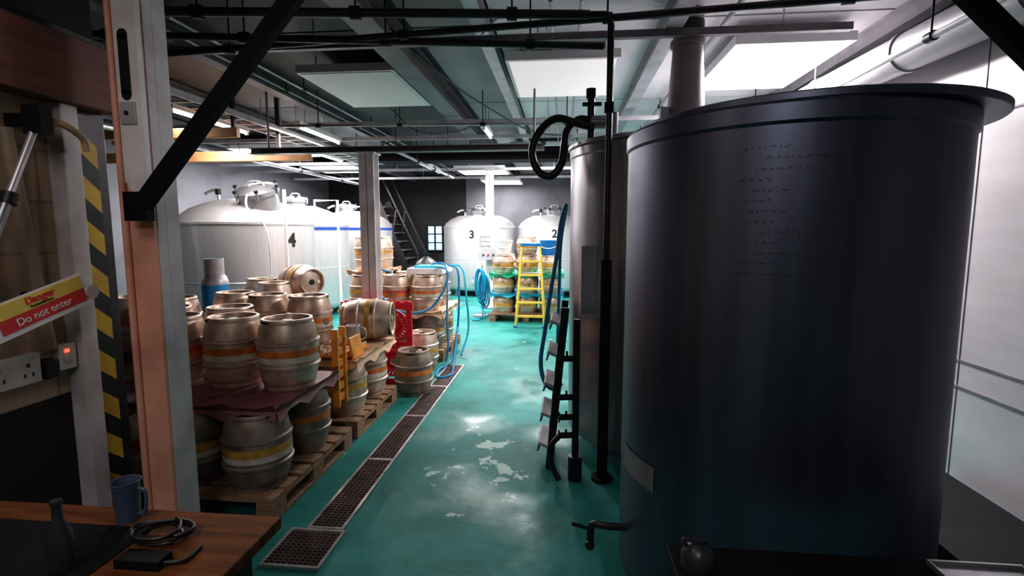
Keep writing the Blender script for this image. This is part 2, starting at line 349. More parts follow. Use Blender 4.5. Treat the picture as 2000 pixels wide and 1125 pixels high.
b.cyl((x0+.02,y0-.012,.02),(x0+.02,y0-.012,3.0),.014,'postpink',10)
b.done(bevel=.006)
b=MB('diagonal_brace'); b.beam((-1.75,1.995,1.70),(-.98,2.02,2.60),.04,.065,'matblack'); b.beam((-.99,2.02,2.59),(-.74,2.02,2.88),.04,.065,'matblack'); b.box((-1.82,1.98,1.64),(-1.72,2.025,1.76),'matblack'); b.done()
b=MB('diagonal_brace'); b.beam((2.1,2.02,1.72),(1.02,2.02,2.76),.04,.065,'matblack'); b.beam((1.03,2.02,2.75),(.82,2.02,2.95),.04,.065,'matblack'); b.done()
b=MB('steel_beam_overhead'); b.box((-1.7,2.05,2.98),(2.2,2.19,3.0),'black'); b.box((-1.7,2.11,3.0),(2.2,2.13,3.16),'black'); b.done()
def column(x,y,w,zt,k='colwhite'):
    b=MB('steel_column'); h=w/2
    b.box((x-h,y-h,.015),(x+h,y-h+.015,zt),k); b.box((x-h,y+h-.015,.015),(x+h,y+h,zt),k); b.box((x-.006,y-h,.015),(x+.006,y+h,zt),k)
    b.box((x-h-.05,y-h-.05,0),(x+h+.05,y+h+.05,.015),'beam'); b.box((x-h-.02,y-h-.02,zt-.015),(x+h+.02,y+h+.02,zt),k); return b.done(bevel=.003)
column(-2.02,5.25,.16,2.398); column(-1.5,10.45,.15,2.83)
b=MB('control_panel_box'); b.box((-1.68,10.10,1.02),(-1.28,10.30,1.68),'beamlight')
for i in range(3):
    for j in range(3): b.box((-1.62+j*.07,10.085,1.30+i*.09),(-1.57+j*.07,10.10,1.36+i*.09),'white')
for j in range(3): b.cyl((-1.58+j*.1,10.08,1.12),(-1.58+j*.1,10.10,1.12),.02,'red' if j==1 else 'black',12)
b.tube([(-1.4,10.2,1.02),(-1.38,10.2,.8),(-1.45,10.3,.6)],.012,'rubber'); b.done(bevel=.006)

# ---------------------------------------------------------------- fermenting tanks
def manway(b,c,r,h,tilt):
    R=RX(tilt); c=Vector(c)
    b.lathe(c,[(r,-.12),(r,h-.04),(r*1.12,h-.04),(r*1.12,h),(r*1.12,h+.015),(r*.9,h+.05),(r*.4,h+.075),(0,h+.08)],'steel_dull',32,R)
    for i in range(6):
        a=i*math.pi/3; p=R@Vector((r*1.18*math.cos(a),r*1.18*math.sin(a),h-.06))+c; q=R@Vector((r*1.18*math.cos(a),r*1.18*math.sin(a),h+.05))+c
        b.cyl(p,q,.014,'steel_dull',8); b.cyl(q-(q-p)*.1,q+(q-p)*.2,.026,'black',10)
    p=R@Vector((0,0,h+.06))+c
    b.tube([p+R@Vector((-r*.5,0,0)),p+R@Vector((-r*.3,0,.06)),p+R@Vector((r*.3,0,.06)),p+R@Vector((r*.5,0,0))],.012,'steel',8)
def fermenter(cx,cy,R,zs,zt,num=None,band=False,man=(0,-.3,0),mr=.2):
    b=MB('fermentation_tank'); zb=.16
    prof=[(0,zb-.05),(R*.7,zb-.03),(R*.93,zb),(R*.985,zb+.05),(R,zb+.1),(R,.9),(R+.004,.905),(R+.004,.92),(R,.925),(R,zs),(R+.012,zs),(R+.012,zs+.03),(R*.985,zs+.05),(R*.93,zs+.13),(R*.8,zs+.22),(R*.6,zs+.30),(R*.35,zt-.02),(0,zt)]
    b.lathe((cx,cy,0),prof,'steel',72)
    if band: b.lathe((cx,cy,0),[(R+.004,zs-.07),(R+.016,zs-.068),(R+.016,zs-.02),(R+.004,zs-.018)],'bandblue',72)
    for i in range(4):
        a=math.pi/4+i*math.pi/2; x=cx+R*.78*math.cos(a);y=cy+R*.78*math.sin(a); b.cyl((x,y,0),(x,y,zb+.05),.05,'steel_dull',14); b.cyl((x,y,0),(x,y,.015),.09,'steel_dull',14)
    mx,my,t=man
    manway(b,(cx+mx,cy+my,zt-.06),mr,.15,t)
    b.tube([(cx-.35,cy-.1,zt-.12),(cx-.35,cy-.1,zt+.06),(cx-.42,cy-.1,zt+.11),(cx-.55,cy-.1,zt+.06)],.022,'steel',10)
    b.cyl((cx-.35,cy-.1,zt+.05),(cx-.35,cy-.1,zt+.13),.04,'black',12)
    b.cyl((cx,cy-R-.12,.4),(cx,cy-R+.02,.4),.03,'steel',12); b.cyl((cx,cy-R-.14,.4),(cx,cy-R-.12,.4),.05,'steel',16); b.cyl((cx,cy-R-.08,.4),(cx,cy-R-.08,.52),.01,'blue',8)
    ob=b.done()
    if num:
        d=Vector((0-cx,0-cy,0)).normalized()
        s,ang,zz=num; d=RZ(ang)@d
        p=Vector((cx,cy,zz))+d*(R+.004); text(s,ob,'tank_number',p,Vector((-d.y,d.x,0)),(0,0,1),.26,'black',bold=.008)
    return ob
T4=fermenter(-4.55,7.05,.90,1.68,2.06,('4',36,1.46),False,(.42,-.35,22),.25)
fermenter(-5.05,9.45,.90,1.68,2.08,None,True,(0,-.1,0))
fermenter(-4.95,11.75,.90,1.68,2.06,None,True,(-.1,-.1,0))
fermenter(-2.12,12.95,.90,1.66,2.0,('3',-12,1.50),False,(.05,-.3,8))
fermenter(-.22,12.95,.90,1.66,2.0,('2',0,1.52),False,(.0,-.3,8))
b=MB('cleaning_pipe_frame')
for p in ([(-3.75,8.3,.0),(-3.75,8.3,2.1),(-4.2,8.4,2.1),(-4.2,8.4,1.95)],[(-4.0,10.6,0),(-4.0,10.6,2.1),(-4.5,10.6,2.1),(-4.5,10.6,2.03)],[(-3.55,6.3,0),(-3.55,6.3,2.12)]):
    b.tube(p,.022,'white',10,False)
    b.cyl((p[0][0],p[0][1],0),(p[0][0],p[0][1],.02),.06,'steel',14)
b.done()
b=MB('white_hose'); b.tube([(-4.2,6.6,2.2),(-4.0,6.2,1.9),(-3.72,6.15,1.6),(-3.75,6.2,.8),(-3.9,6.0,.02)],.012,'white'); b.done()
b=MB('white_hose'); b.tube([(-4.95,6.2,2.12),(-4.95,6.08,1.8),(-4.85,6.02,1.3),(-4.9,5.95,.02)],.012,'white'); b.done()

# ---------------------------------------------------------------- vessels on the right
def vessel(name,cx,cy,R,zt,k,lidR,lo=(0,0),lidk=None):
    b=MB(name); zb=.14
    b.lathe((cx,cy,0),[(0,zb),(R-.01,zb),(R,zb+.012),(R,zt-.07),(R+.008,zt-.06),(R+.008,zt-.01),(R+.002,zt)],k,96)
    lx,ly=cx+lo[0],cy+lo[1]
    b.lathe((lx,ly,0),[(0,zt+.0),(lidR-.004,zt+.0),(lidR,zt+.004),(lidR,zt+.022),(lidR-.01,zt+.028),(lidR*.7,zt+.03),(lidR*.3,zt+.05),(0,zt+.055)],lidk or k,96)
    for i in range(4):
        a=math.pi/4+i*math.pi/2; x=cx+R*.8*math.cos(a);y=cy+R*.8*math.sin(a); b.cyl((x,y,0),(x,y,zb+.01),.045,'steel_dull',14)
    return b
def shellplate(b,cx,cy,R,a0,a1,z0,z1,k,n=8):
    vs=[];fs=[]
    for i in range(n+1):
        a=math.radians(a0+(a1-a0)*i/n)
        for z in (z0,z1): vs.append((cx+R*math.cos(a),cy+R*math.sin(a),z))
    for i in range(n): fs.append((2*i,2*i+2,2*i+3,2*i+1))
    b.add(vs,fs,k)
b=vessel('mash_tun',.857,2.19,.59,1.985,'steel_dark',.63,(.07,.03))
b.tube([(.32,2.1,.34),(.2,2.1,.34),(.14,2.12,.33),(.13,2.12,.26)],.016,'rubber',12); b.cyl((.13,2.12,.31),(.05,2.12,.33),.008,'black',8); b.lathe((.13,2.12,.235),[(0,-.022),(.016,-.014),(.022,0),(.016,.014),(0,.022)],'black',14)
shellplate(b,.857,2.19,.593,186,211,.61,.71,'beam')
rr=random.Random(3)
for row in range(13):
    z=1.85-row*.032; a=238+rr.uniform(-1,8); aend=a+rr.uniform(6,17)
    while a<aend:
        w=rr.uniform(.8,2.2); pts=[]
        for j in range(int(w*5)):
            aa=math.radians(a+j*.2); q=.5904
            pts.append((.857+q*math.cos(aa),2.19+q*math.sin(aa),z+rr.uniform(-.006,.006)))
        if len(pts)>2: b.tube(pts,.0007,'scribble',4,False)
        a+=w+.6
b.done(angle=25)
b=vessel('hot_liquor_tank',.70,3.84,.65,2.17,'steel_mid',.67)
b.box((.12,3.40,1.05),(.22,3.5,1.5),'steel_dull')
fx,fy=.89,4.02
b.cyl((fx,fy,2.2),(fx,fy,2.45),.135,'flue',28); b.cyl((fx,fy,2.45),(fx,fy,2.95),.135,'flue',28,r2=.105); b.cyl((fx,fy,2.93),(fx,fy,2.97),.125,'flue',28); b.cyl((fx,fy,2.97),(fx,fy,3.2),.105,'flue',28); b.cyl((fx,fy,3.02),(fx,fy,3.10),.11,'black',28)
b.box((fx-.19,fy-.06,2.30),(fx-.13,fy+.02,2.5),'duct')
b.done(angle=25)
b=vessel('brewing_kettle',1.35,5.6,.75,2.05,'steel_mid',.77); b.done(angle=25)
b=MB('black_standpipe'); b.tube([(.265,3.20,0),(.265,3.20,2.80),(.24,3.20,2.86),(.145,3.22,2.87)],.02,'rubber',14,False)
b.cyl((.265,3.20,0),(.265,3.20,1.42),.034,'matblack',16); b.cyl((.265,3.20,0),(.265,3.20,.02),.07,'matblack',16)
b.cyl((.265,3.20,2.3),(.265,3.20,2.36),.03,'matblack',14); b.done()
b=MB('black_flexible_hose'); b.tube([(.20,3.63,2.30),(.08,3.63,2.33),(-.06,3.62,2.36),(-.17,3.6,2.27),(-.22,3.6,2.14),(-.18,3.6,2.01),(-.09,3.58,1.97),(-.02,3.58,2.05),(0.0,3.6,2.17),(.02,3.62,2.28),(.1,3.66,2.36),(.2,3.7,2.35)],.027,'rubber',14)
b.cyl((.18,3.66,2.2),(.18,3.66,2.5),.026,'rubber',14); b.cyl((.18,3.66,2.5),(.18,3.66,2.56),.036,'black',14); b.cyl((.12,3.66,2.46),(.25,3.66,2.46),.014,'black',10); b.cyl((.18,3.66,2.34),(.3,3.66,2.34),.045,'steel_dull',16); b.cyl((.33,3.66,2.23),(.33,3.66,2.4),.035,'steel_dull',14); b.done()
b=MB('blue_hose'); b.tube([(.02,4.0,1.80),(-.02,3.95,1.66),(-.05,3.9,1.4),(-.09,3.88,1.15),(-.13,3.83,.85),(-.16,3.8,.62),(-.13,3.76,.47),(-.06,3.74,.42),(.0,3.72,.47)],.016,'bluehose',12)
b.tube([(.02,4.1,1.78),(-.02,4.2,1.5),(-.03,4.3,1.1),(-.04,4.3,.6)],.014,'bluehose',12)
b.done()
b=MB('aluminium_steps')
for y in (3.32,3.68): b.beam((-.08,y,0),(.02,y,1.10),.03,.05,'black',up=(1,0,0))
for i in range(5):
    z=.14+i*.21; x=-.08+.09*z
    b.box((x-.09,3.33,z),(x+.01,3.67,z+.02),'duct',RY(22)); b.box((x-.09,3.33,z-.03),(x-.08,3.67,z+.01),'black',RY(22))
b.done(bevel=.003)
b=MB('valve_manifold'); b.tube([(.09,3.18,.15),(.09,3.18,1.05)],.022,'rubber',12,False)
for z in (.3,.42,.55,.8):
    b.cyl((.09,3.18,z),(-.01,3.16,z),.02,'rubber',12); b.cyl((-.01,3.16,z),(-.02,3.16,z),.035,'black',14); b.cyl((.03,3.17,z),(.03,3.10,z+.06),.007,'black',8)
b.tube([(-.01,3.16,.3),(-.07,3.14,.22),(-.05,3.12,.1),(-.01,3.10,.03)],.018,'rubber')
b.cyl((.09,3.18,0),(.09,3.18,.16),.045,'black',14); b.done()
b=MB('added_dark_slab'); b.box((1.50,.9,.0),(2.53,3.5,.015),'matblack'); b.box((1.75,1.3,.015),(2.5,2.55,.16),'matblack'); b.done(bevel=.004)  # slab and box added to blacken the floor along the right wall
# ---------------------------------------------------------------- casks
def cask_mesh(name,body,b1,b2,h=.44,R=.185):
    b=MB(name); e=h/.44
    def Rz(t): return R-.034*(2*t-1)**2-.004*(2*t-1)**4
    pr=[(0,.03),(R-.05,.03),(R-.046,.0),(R-.034,.0),(R-.032,.028*e)]
    ts=[.07,.12,.18,.24,.29,.30,.315,.345,.36,.40,.44,.48,.485,.53,.58,.585,.63,.64,.655,.685,.70,.72,.78,.84,.90,.935]
    for t in ts:
        r=Rz(t)
        if t in (.315,.345,.655,.685): r+=.011
        k=body
        if .40<=t<.48: k=b2
        if .485<=t<.58: k=b1
        pr.append((r,t*h,k))
    pr+=[(R-.032,h-.028*e),(R-.030,h-.004),(R-.034,h),(R-.046,h),(R-.050,h-.004),(R-.052,h-.04),(R-.09,h-.032),(.03,h-.026),(0,h-.026)]
    b.lathe((0,0,0),pr,body,40)
    b.lathe((0,0,h-.026),[(.032,0),(.032,.010),(.02,.012),(0,.008)],'black',16)
    b.lathe((R-.10,0,h-.032),[(.022,0),(.022,.01),(0,.011)],'cream',14)
    b.cyl((R-.02,0,h*.5),(R+.004,0,h*.5),.028,'cask_low',16)
    for a in (40,220):
        for d in range(-3,4):
            an=math.radians(a+d*5); rr=R-.0295
            b.box((rr*math.cos(an)-.004,rr*math.sin(an)-.004,h-.022),(rr*math.cos(an)+.004,rr*math.sin(an)+.004,h-.010),'black')
    ob=b.done(angle=50); me=ob.data; bpy.data.objects.remove(ob); return me
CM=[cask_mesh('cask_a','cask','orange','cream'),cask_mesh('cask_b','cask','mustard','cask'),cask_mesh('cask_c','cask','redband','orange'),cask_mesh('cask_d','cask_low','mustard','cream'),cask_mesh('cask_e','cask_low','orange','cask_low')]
KM=[cask_mesh('keg_a','cask','mustard','mustard',.325,.19),cask_mesh('keg_b','cask','mustard','cream',.325,.19)]
def cask(x,y,z,i=0,rz=None,rot=None,name='beer_cask',src=CM):
    o=bpy.data.objects.new(name,src[i]); S.collection.objects.link(o); o.location=(x,y,z)
    if rot: o.rotation_euler=rot
    else: o.rotation_euler=(0,0,random.uniform(0,6.28) if rz is None else rz)
    return o
def pallet(x0,x1,y0,y1,k='wood'):
    b=MB('wooden_pallet'); n=7
    bw=(y1-y0)/n*.78
    for i in range(n):
        y=y0+(y1-y0-bw)*i/(n-1); b.box((x0,y,.118),(x1,y+bw,.14),k)
    for x in (x0,(x0+x1)/2-.05,x1-.10):
        b.box((x,y0,.096),(x+.10,y1,.118),k)
        for y in (y0,(y0+y1)/2-.07,y1-.14): b.box((x,y,.02),(x+.10,y+.14,.096),k)
        b.box((x,y0,0),(x+.10,y1,.02),k)
    return b.done(bevel=.003)
def tray(x0,x1,y0,y1,z,k,h=.06,name='plastic_cask_separator'):
    b=MB(name); b.box((x0,y0,z),(x1,y1,z+.02),k)
    def side(p0,p1):
        p0=Vector(p0);p1=Vector(p1);L=(p1-p0).length;n=max(3,int(L/.1));d=p1-p0;nrm=Vector((d.y,-d.x,0)).normalized()*.02
        vs=[];fs=[]
        for i in range(n+1):
            p=p0+d*i/n; dz=.05 if (i%3)!=0 else .0
            vs+=[p,p+nrm+Vector((0,0,-h+dz*.9)),p+nrm*1.3+Vector((0,0,.05-dz*.5)) ]
        for i in range(n): fs+=[(3*i,3*i+1,3*i+4,3*i+3),(3*i,3*i+3,3*i+5,3*i+2)]
        b.add(vs,fs,k)
    side((x0,y0,z),(x1,y0,z)); side((x1,y0,z),(x1,y1,z)); side((x1,y1,z),(x0,y1,z)); side((x0,y1,z),(x0,y0,z))
    return b
Z1=.14; ZT=.60; Z2=.612
pallet(-2.80,-1.56,2.50,3.56)
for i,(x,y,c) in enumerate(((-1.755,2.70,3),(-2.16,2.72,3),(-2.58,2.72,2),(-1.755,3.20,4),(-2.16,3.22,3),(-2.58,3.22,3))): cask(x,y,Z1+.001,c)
tray(-2.80,-1.585,2.62,3.40,ZT-.01,'maroon').done()
for x,y,c in ((-1.745,3.06,0),(-2.13,3.09,0),(-2.515,3.06,2),(-2.42,3.48,1),(-2.85,3.40,1)): cask(x,y,Z2,c)
pallet(-2.80,-1.56,3.66,4.60)
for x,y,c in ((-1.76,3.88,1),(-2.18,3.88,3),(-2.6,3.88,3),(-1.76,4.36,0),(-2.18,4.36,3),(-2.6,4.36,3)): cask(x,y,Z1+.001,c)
tray(-2.80,-2.0,3.75,4.58,ZT-.01,'maroon').done()
tray(-1.97,-1.56,3.68,4.58,ZT-.01,'tan',.07).done()
for x,y,c in ((-2.17,4.17,0),(-2.56,4.20,1)): cask(x,y,Z2,c)
cask(-1.97,4.40,Z2+.188,1,rot=(math.radians(90),0,math.radians(100)))
b=MB('orange_plastic_board')
for i in range(6):
    b.box((-1.625,3.44,.36+i*.085),(-1.605,3.57,.415+i*.085),'orangepl')
b.box((-1.64,3.43,.33),(-1.59,3.455,.90),'orangepl'); b.box((-1.64,3.56,.33),(-1.59,3.585,.90),'orangepl')
b.done(bevel=.004)
b=MB('orange_plastic_board')
b.box((-1.95,3.69,.625),(-1.63,4.12,.645),'orangepl')
for i in range(5):
    b.beam((-1.94+i*.07,3.69,.655),(-1.94+i*.07,4.12,.655),.02,.03,'tan')
for i in range(4): b.cyl((-1.87,3.75+i*.11,.645),(-1.87,3.75+i*.11,.68),.045,'tan',16,r2=.03)
b.box((-1.62,3.70,.615),(-1.60,3.90,.78),'orangepl',RY(-12)); b.done(bevel=.003)
b=MB('metal_jug'); b.lathe((-1.72,4.02,.672),[(0,0),(.06,0),(.06,.005),(.05,.10),(.055,.15),(.05,.15),(.045,.01),(0,.01)],'steel',24); b.tube([(-1.67,4.02,.81),(-1.62,4.02,.79),(-1.62,4.02,.72),(-1.665,4.02,.70)],.007,'steel'); b.done()
pallet(-4.12,-2.9,3.66,4.62)
for x in (-3.12,-3.52,-3.92):
    for y in (3.88,4.36): cask(x,y,Z1+.001,random.choice((1,3,4)))
tray(-4.10,-2.92,3.68,4.60,ZT-.01,'maroon').done()
for x,y in ((-2.95,4.32),(-3.20,3.92),(-3.62,3.92)): cask(x,y,Z2,random.choice((0,1)))
b=MB('red_plastic_board'); Y0,Y1=5.06,5.08
b.box((-2.26,Y0,.0),(-1.54,Y1,.06),'red'); b.box((-2.26,Y0,.80),(-1.54,Y1,.86),'red'); b.box((-2.26,Y0,.06),(-2.20,Y1,.80),'red'); b.box((-1.60,Y0,.06),(-1.54,Y1,.80),'red')
for cx,cz in ((-2.06,.25),(-1.74,.25),(-2.06,.62),(-1.74,.62)):
    for i in range(24):
        a=2*math.pi*i/24
        b.beam((cx+.05*math.cos(a),Y0+.01,cz+.05*math.sin(a)),(cx+.15*math.cos(a),Y0+.01,cz+.15*math.sin(a)),.02,.012,'red',up=(0,1,0))
    n=28
    for r in (.05,.10,.155):
        pts=[(cx+r*math.cos(2*math.pi*i/n),Y0+.01,cz+r*math.sin(2*math.pi*i/n)) for i in range(n+1)]; b.tube(pts,.013,'red',6,False)
b.box((-1.92,Y0,.06),(-1.88,Y1,.80),'red'); b.box((-2.2,Y0,.41),(-1.6,Y1,.46),'red')
b.box((-2.28,Y0-.03,.80),(-1.52,Y0,.87),'red')
for i in range(8): b.box((-2.24+i*.09,Y0-.02,.86),(-2.19+i*.09,Y1,.885),'red')
b.done()
cask(-1.46,4.82,0,4,rz=1); cask(-1.62,5.72,0,1,rz=2)
pallet(-2.75,-1.45,6.02,7.1)
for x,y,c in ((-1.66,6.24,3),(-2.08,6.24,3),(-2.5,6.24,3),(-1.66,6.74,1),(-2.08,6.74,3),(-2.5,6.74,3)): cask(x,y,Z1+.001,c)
tray(-2.75,-1.45,6.02,7.08,ZT-.01,'tan').done()
for x,y,c in ((-1.70,6.25,0),(-2.10,6.25,2),(-2.5,6.25,1),(-1.70,6.75,1),(-2.1,6.75,0),(-2.5,6.75,0)): cask(x,y,Z2,c)
tray(-2.75,-2.3,6.30,7.08,1.055,'tan',.03).done()
for x,y,c in ((-2.53,6.5,1),(-2.53,6.88,1)): cask(x,y,1.077,c)
b=MB('white_plastic_tray'); b.box((-1.95,6.25,1.054),(-1.5,6.85,1.064),'white')
for lo,hi in (((-1.95,6.25,1.064),(-1.5,6.27,1.13)),((-1.95,6.83,1.064),(-1.5,6.85,1.13)),((-1.95,6.27,1.064),(-1.93,6.83,1.13)),((-1.52,6.27,1.064),(-1.5,6.83,1.13))): b.box(lo,hi,'white')
b.box((-1.9,6.4,1.064),(-1.6,6.7,1.15),'cyan'); b.done(bevel=.004)
pallet(-3.7,-2.85,5.0,5.85)
for x in (-3.08,-3.48):
    for y in (5.2,5.62): cask(x,y,Z1+.001,3)
tray(-3.7,-2.85,5.02,5.83,ZT-.01,'maroon').done()
for x,y in ((-3.48,5.6),(-3.1,5.20)): cask(x,y,Z2,1)
b=MB('cask_stillage')
for y in (5.46,5.70):
    b.box((-3.22,y,ZT+.012),(-2.88,y+.03,ZT+.04),'steel_dull')
    for x in (-3.2,-2.92): b.box((x,y,ZT+.04),(x+.025,y+.03,.86),'steel_dull')
b.done()
cask(-3.20,5.72,1.02,1,rot=(math.radians(90),0,math.radians(62)))
b=MB('blue_hose')
b.tube([(-2.3,6.1,1.12),(-2.25,5.95,.95),(-2.1,5.9,.75),(-1.9,5.92,.62),(-1.6,5.95,.66),(-1.42,6.0,.9),(-1.40,6.1,1.12),(-1.6,6.3,1.15)],.014,'bluehose')
b.tube([(-1.5,6.6,1.15),(-1.36,6.5,1.10),(-1.32,6.4,.8),(-1.30,6.2,.4),(-1.32,5.9,.06),(-1.4,5.6,.02),(-1.34,5.3,.02),(-1.22,5.4,.02),(-1.25,5.7,.03),(-1.3,6.2,.4)],.014,'bluehose')
b.tube([(-1.6,6.9,1.12),(-1.36,6.8,1.10),(-1.28,6.7,.7),(-1.24,6.6,.3),(-1.28,6.3,.02)],.014,'cyan')
b.tube([(-1.7,6.5,1.17),(-1.5,6.35,1.18),(-1.42,6.2,1.0),(-1.40,6.05,.55),(-1.38,6.0,.2),(-1.40,5.95,.02)],.012,'bluehose')
b.tube([(-2.5,6.3,1.5),(-2.35,6.05,1.35),(-2.2,6.0,1.15),(-2.1,6.1,1.09)],.014,'bluehose')
b.done()
b=MB('blue_hose_coil')
for i in range(7):
    r=.16+.015*(i%3); cz=.62-.03*i
    pts=[(-1.55+.02*i+r*.45*math.cos(a),9.35+.012*i,cz+r*1.7*math.sin(a)) for a in [2*math.pi*j/20 for j in range(21)]]; b.tube(pts,.014,'cyan' if i%2 else 'bluehose',8,False)
b.tube([(-1.52,9.35,.2),(-1.42,9.2,.03),(-1.6,8.95,.02),(-1.45,8.9,.02)],.014,'cyan')
b.cyl((-1.5,9.44,0),(-1.5,9.44,1.0),.02,'steel',12); b.cyl((-1.5,9.44,.95),(-1.5,9.34,.95),.015,'steel',10); b.box((-1.65,9.32,0),(-1.40,9.56,.02),'steel_dull'); b.done()
pallet(-1.28,.0,8.85,9.75)
for l,(z,k) in enumerate(((.141,None),(.49,'cyan'),(.84,'green'))):
    for x in (-1.06,-.64,-.22):
        for y in (9.06,9.5): cask(x,y,z,(l+int(y>9.2))%2,name='beer_keg',src=KM)
    if k: tray(-1.28,0,8.86,9.74,z-.022,k,.05).done()
cask(-.64,9.1,1.167,0,name='beer_keg',src=KM)
def bucket(x,y,z,k):
    b=MB('plastic_bucket'); b.lathe((x,y,z),[(0,0),(.12,0),(.125,.005),(.155,.24),(.165,.24),(.165,.26),(.15,.26),(.118,.01),(0,.01)],k,32)
    b.tube([(x-.16,y,z+.22),(x-.12,y-.13,z+.15),(x,y-.17,z+.12),(x+.12,y-.13,z+.15),(x+.16,y,z+.22)],.004,'steel',8); b.done()
bucket(-1.06,9.1,1.17,'white'); bucket(-.26,9.1,1.17,'blue')
b=MB('yellow_stepladder')
fb,ft=8.36,8.60
for s in (-1,1):
    b.beam((-.54+s*.24,fb,0),(-.54+s*.15,ft,1.36),.03,.07,'yellow',up=(0,1,0)); b.beam((-.54+s*.25,8.80,0),(-.54+s*.15,8.66,1.34),.025,.045,'yellow',up=(0,1,0))
    b.box((-.54+s*.24-.03,fb-.04,0),(-.54+s*.24+.03,fb+.04,.03),'blue')
for i in range(5):
    t=(i+.8)/6; z=t*1.36; y=fb+(ft-fb)*t; w=.24-.09*t
    b.box((-.54-w,y-.045,z-.015),(-.54+w,y+.05,z+.015),'yellow')
for z in (.35,.85): b.box((-.54-.21,8.755,z),(-.54+.21,8.775,z+.03),'steel_dull')
b.box((-.54-.17,8.54,1.34),(-.54+.17,8.74,1.39),'blue'); b.done(bevel=.004)
b=MB('black_bin_bag'); b.lathe((-2.80,10.3,.62),[(0,0),(.22,.01),(.27,.1),(.26,.22),(.20,.34),(.10,.42),(.03,.46),(.06,.52),(0,.50)],'rubber',14); ob=b.done()
b=MB('grey_crate'); b.box((-3.15,10.0,0),(-2.45,10.6,.60),'beam')
for z in (.15,.3,.45): b.box((-3.16,9.99,z),(-2.44,10.61,z+.03),'pipe')
b.box((-3.17,9.98,.58),(-2.43,10.62,.62),'beam'); b.done(bevel=.005)
b=MB('gas_cylinder'); b.lathe((-3.50,4.83,0),[(0,0,'bottleblue'),(.12,0,'bottleblue'),(.125,.01,'bottleblue'),(.125,1.06),(.122,1.09),(.105,1.14),(.07,1.18),(.04,1.20),(.04,1.26),(0,1.26)],'beamlight',32)
b.lathe((-3.50,4.83,0),[(.09,1.16),(.09,1.32),(.08,1.32),(.08,1.16)],'beamlight',24); b.cyl((-3.50,4.83,1.25),(-3.50,4.83,1.30),.02,'steel',10); b.done()
# ---------------------------------------------------------------- drain
b=MB('floor_drain_channel')
def grate(x0,x1,y0,y1,sx,sy):
    b.box((x0,y0,.001),(x1,y1,.003),'dark'); f=.016
    b.box((x0-f,y0-f,.0),(x0,y1+f,.014),'frame'); b.box((x1,y0-f,.0),(x1+f,y1+f,.014),'frame'); b.box((x0,y0-f,.0),(x1,y0,.014),'frame'); b.box((x0,y1,.0),(x1,y1+f,.014),'frame')
    y=y0+sy
    while y<y1-.004: b.box((x0,y-.004,.003),(x1,y+.004,.012),'grate'); y+=sy
    x=x0+sx
    while x<x1-.004: b.box((x-.003,y0,.003),(x+.003,y1,.012),'grate'); x+=sx
grate(-1.34,-1.17,2.49,3.30,.028,.026); grate(-1.34,-1.17,3.33,4.15,.028,.026); grate(-1.34,-1.17,4.18,5.0,.028,.026); grate(-1.34,-1.17,5.03,5.85,.028,.026)
grate(-1.42,-1.15,2.17,2.45,.028,.024)
b.done(smooth=False)
# ---------------------------------------------------------------- near left wall things
b=MB('wall_conduit'); b.cyl((-2.17,1.72,1.14),(-2.17,1.72,2.12),.022,'conduit',14); b.cyl((-2.165,1.93,1.10),(-2.165,1.84,2.0),.024,'conduit',14)
for z in (1.2,1.7): b.box((-2.2,1.69,z),(-2.14,1.75,z+.025),'conduit')
b.done()
b=MB('telescopic_pole'); b.tube([(-2.06,1.60,1.42),(-2.08,1.88,2.0)],.013,'steel',12,False); b.cyl((-2.062,1.63,1.48),(-2.07,1.745,1.72),.018,'steel_dull',12); b.cyl((-2.07,1.74,1.70),(-2.07,1.755,1.74),.028,'black',12); b.box((-2.11,1.86,1.98),(-2.03,1.91,2.09),'black'); b.tube([(-2.07,1.90,2.04),(-2.05,1.98,2.03),(-2.055,2.06,1.99),(-2.06,2.08,1.94)],.014,'tan',10)
b.tube([(-2.055,1.57,1.36),(-2.06,1.60,1.43)],.022,'black',12,False); b.box((-2.2,1.87,2.01),(-2.1,1.90,2.06),'black'); b.done()
b=MB('double_socket'); b.box((-2.2,1.66,.98),(-2.15,1.87,1.10),'socket')
for y in (1.71,1.82):
    b.box((-2.15,y-.006,1.05),(-2.148,y+.006,1.065),'black'); b.box((-2.15,y-.02,1.01),(-2.148,y-.012,1.025),'black'); b.box((-2.15,y+.012,1.01),(-2.148,y+.02,1.025),'black')
b.done(bevel=.004)
b=MB('fused_switch'); b.box((-2.2,1.945,1.0),(-2.14,2.02,1.11),'socket'); b.box((-2.14,1.965,1.03),(-2.133,1.99,1.06),'beamlight'); b.box((-2.14,1.965,1.075),(-2.134,1.985,1.09),'led'); b.box((-2.2,1.88,.98),(-2.14,1.935,1.06),'black'); b.done(bevel=.004)
th=15; R=RX(th); c=Vector((-2.02,1.68,1.285))
b=MB('danger_sign_board')
def sb(y0,y1,z0,z1,x0,x1,k):
    vs=[]
    for p in ((x0,y0,z0),(x1,y0,z0),(x1,y1,z0),(x0,y1,z0),(x0,y0,z1),(x1,y0,z1),(x1,y1,z1),(x0,y1,z1)): vs.append(R@Vector(p)+c)
    b.add(vs,[(0,3,2,1),(4,5,6,7),(0,1,5,4),(1,2,6,5),(2,3,7,6),(3,0,4,7)],k)
sb(-.50,.30,-.075,.06,-.012,0,'white'); sb(-.06,.29,0,.055,0,.003,'signyel'); sb(-.06,.29,-.055,0,0,.003,'signred'); sb(-.3,-.06,0,.055,0,.003,'signyel')
p=R@Vector((0,-.10,-.03))+c; b.cyl(p,p+Vector((.006,0,0)),.012,'black',14)
p=R@Vector((0,.32,-.03))+c; b.cyl(p-Vector((.02,0,0)),p+Vector((.01,0,0)),.03,'socket',18)
for yy in (.20,-.35):
    p=R@Vector((-.012,yy,0))+c; b.cyl((-2.2,p.y,p.z),p,.015,'black',10)
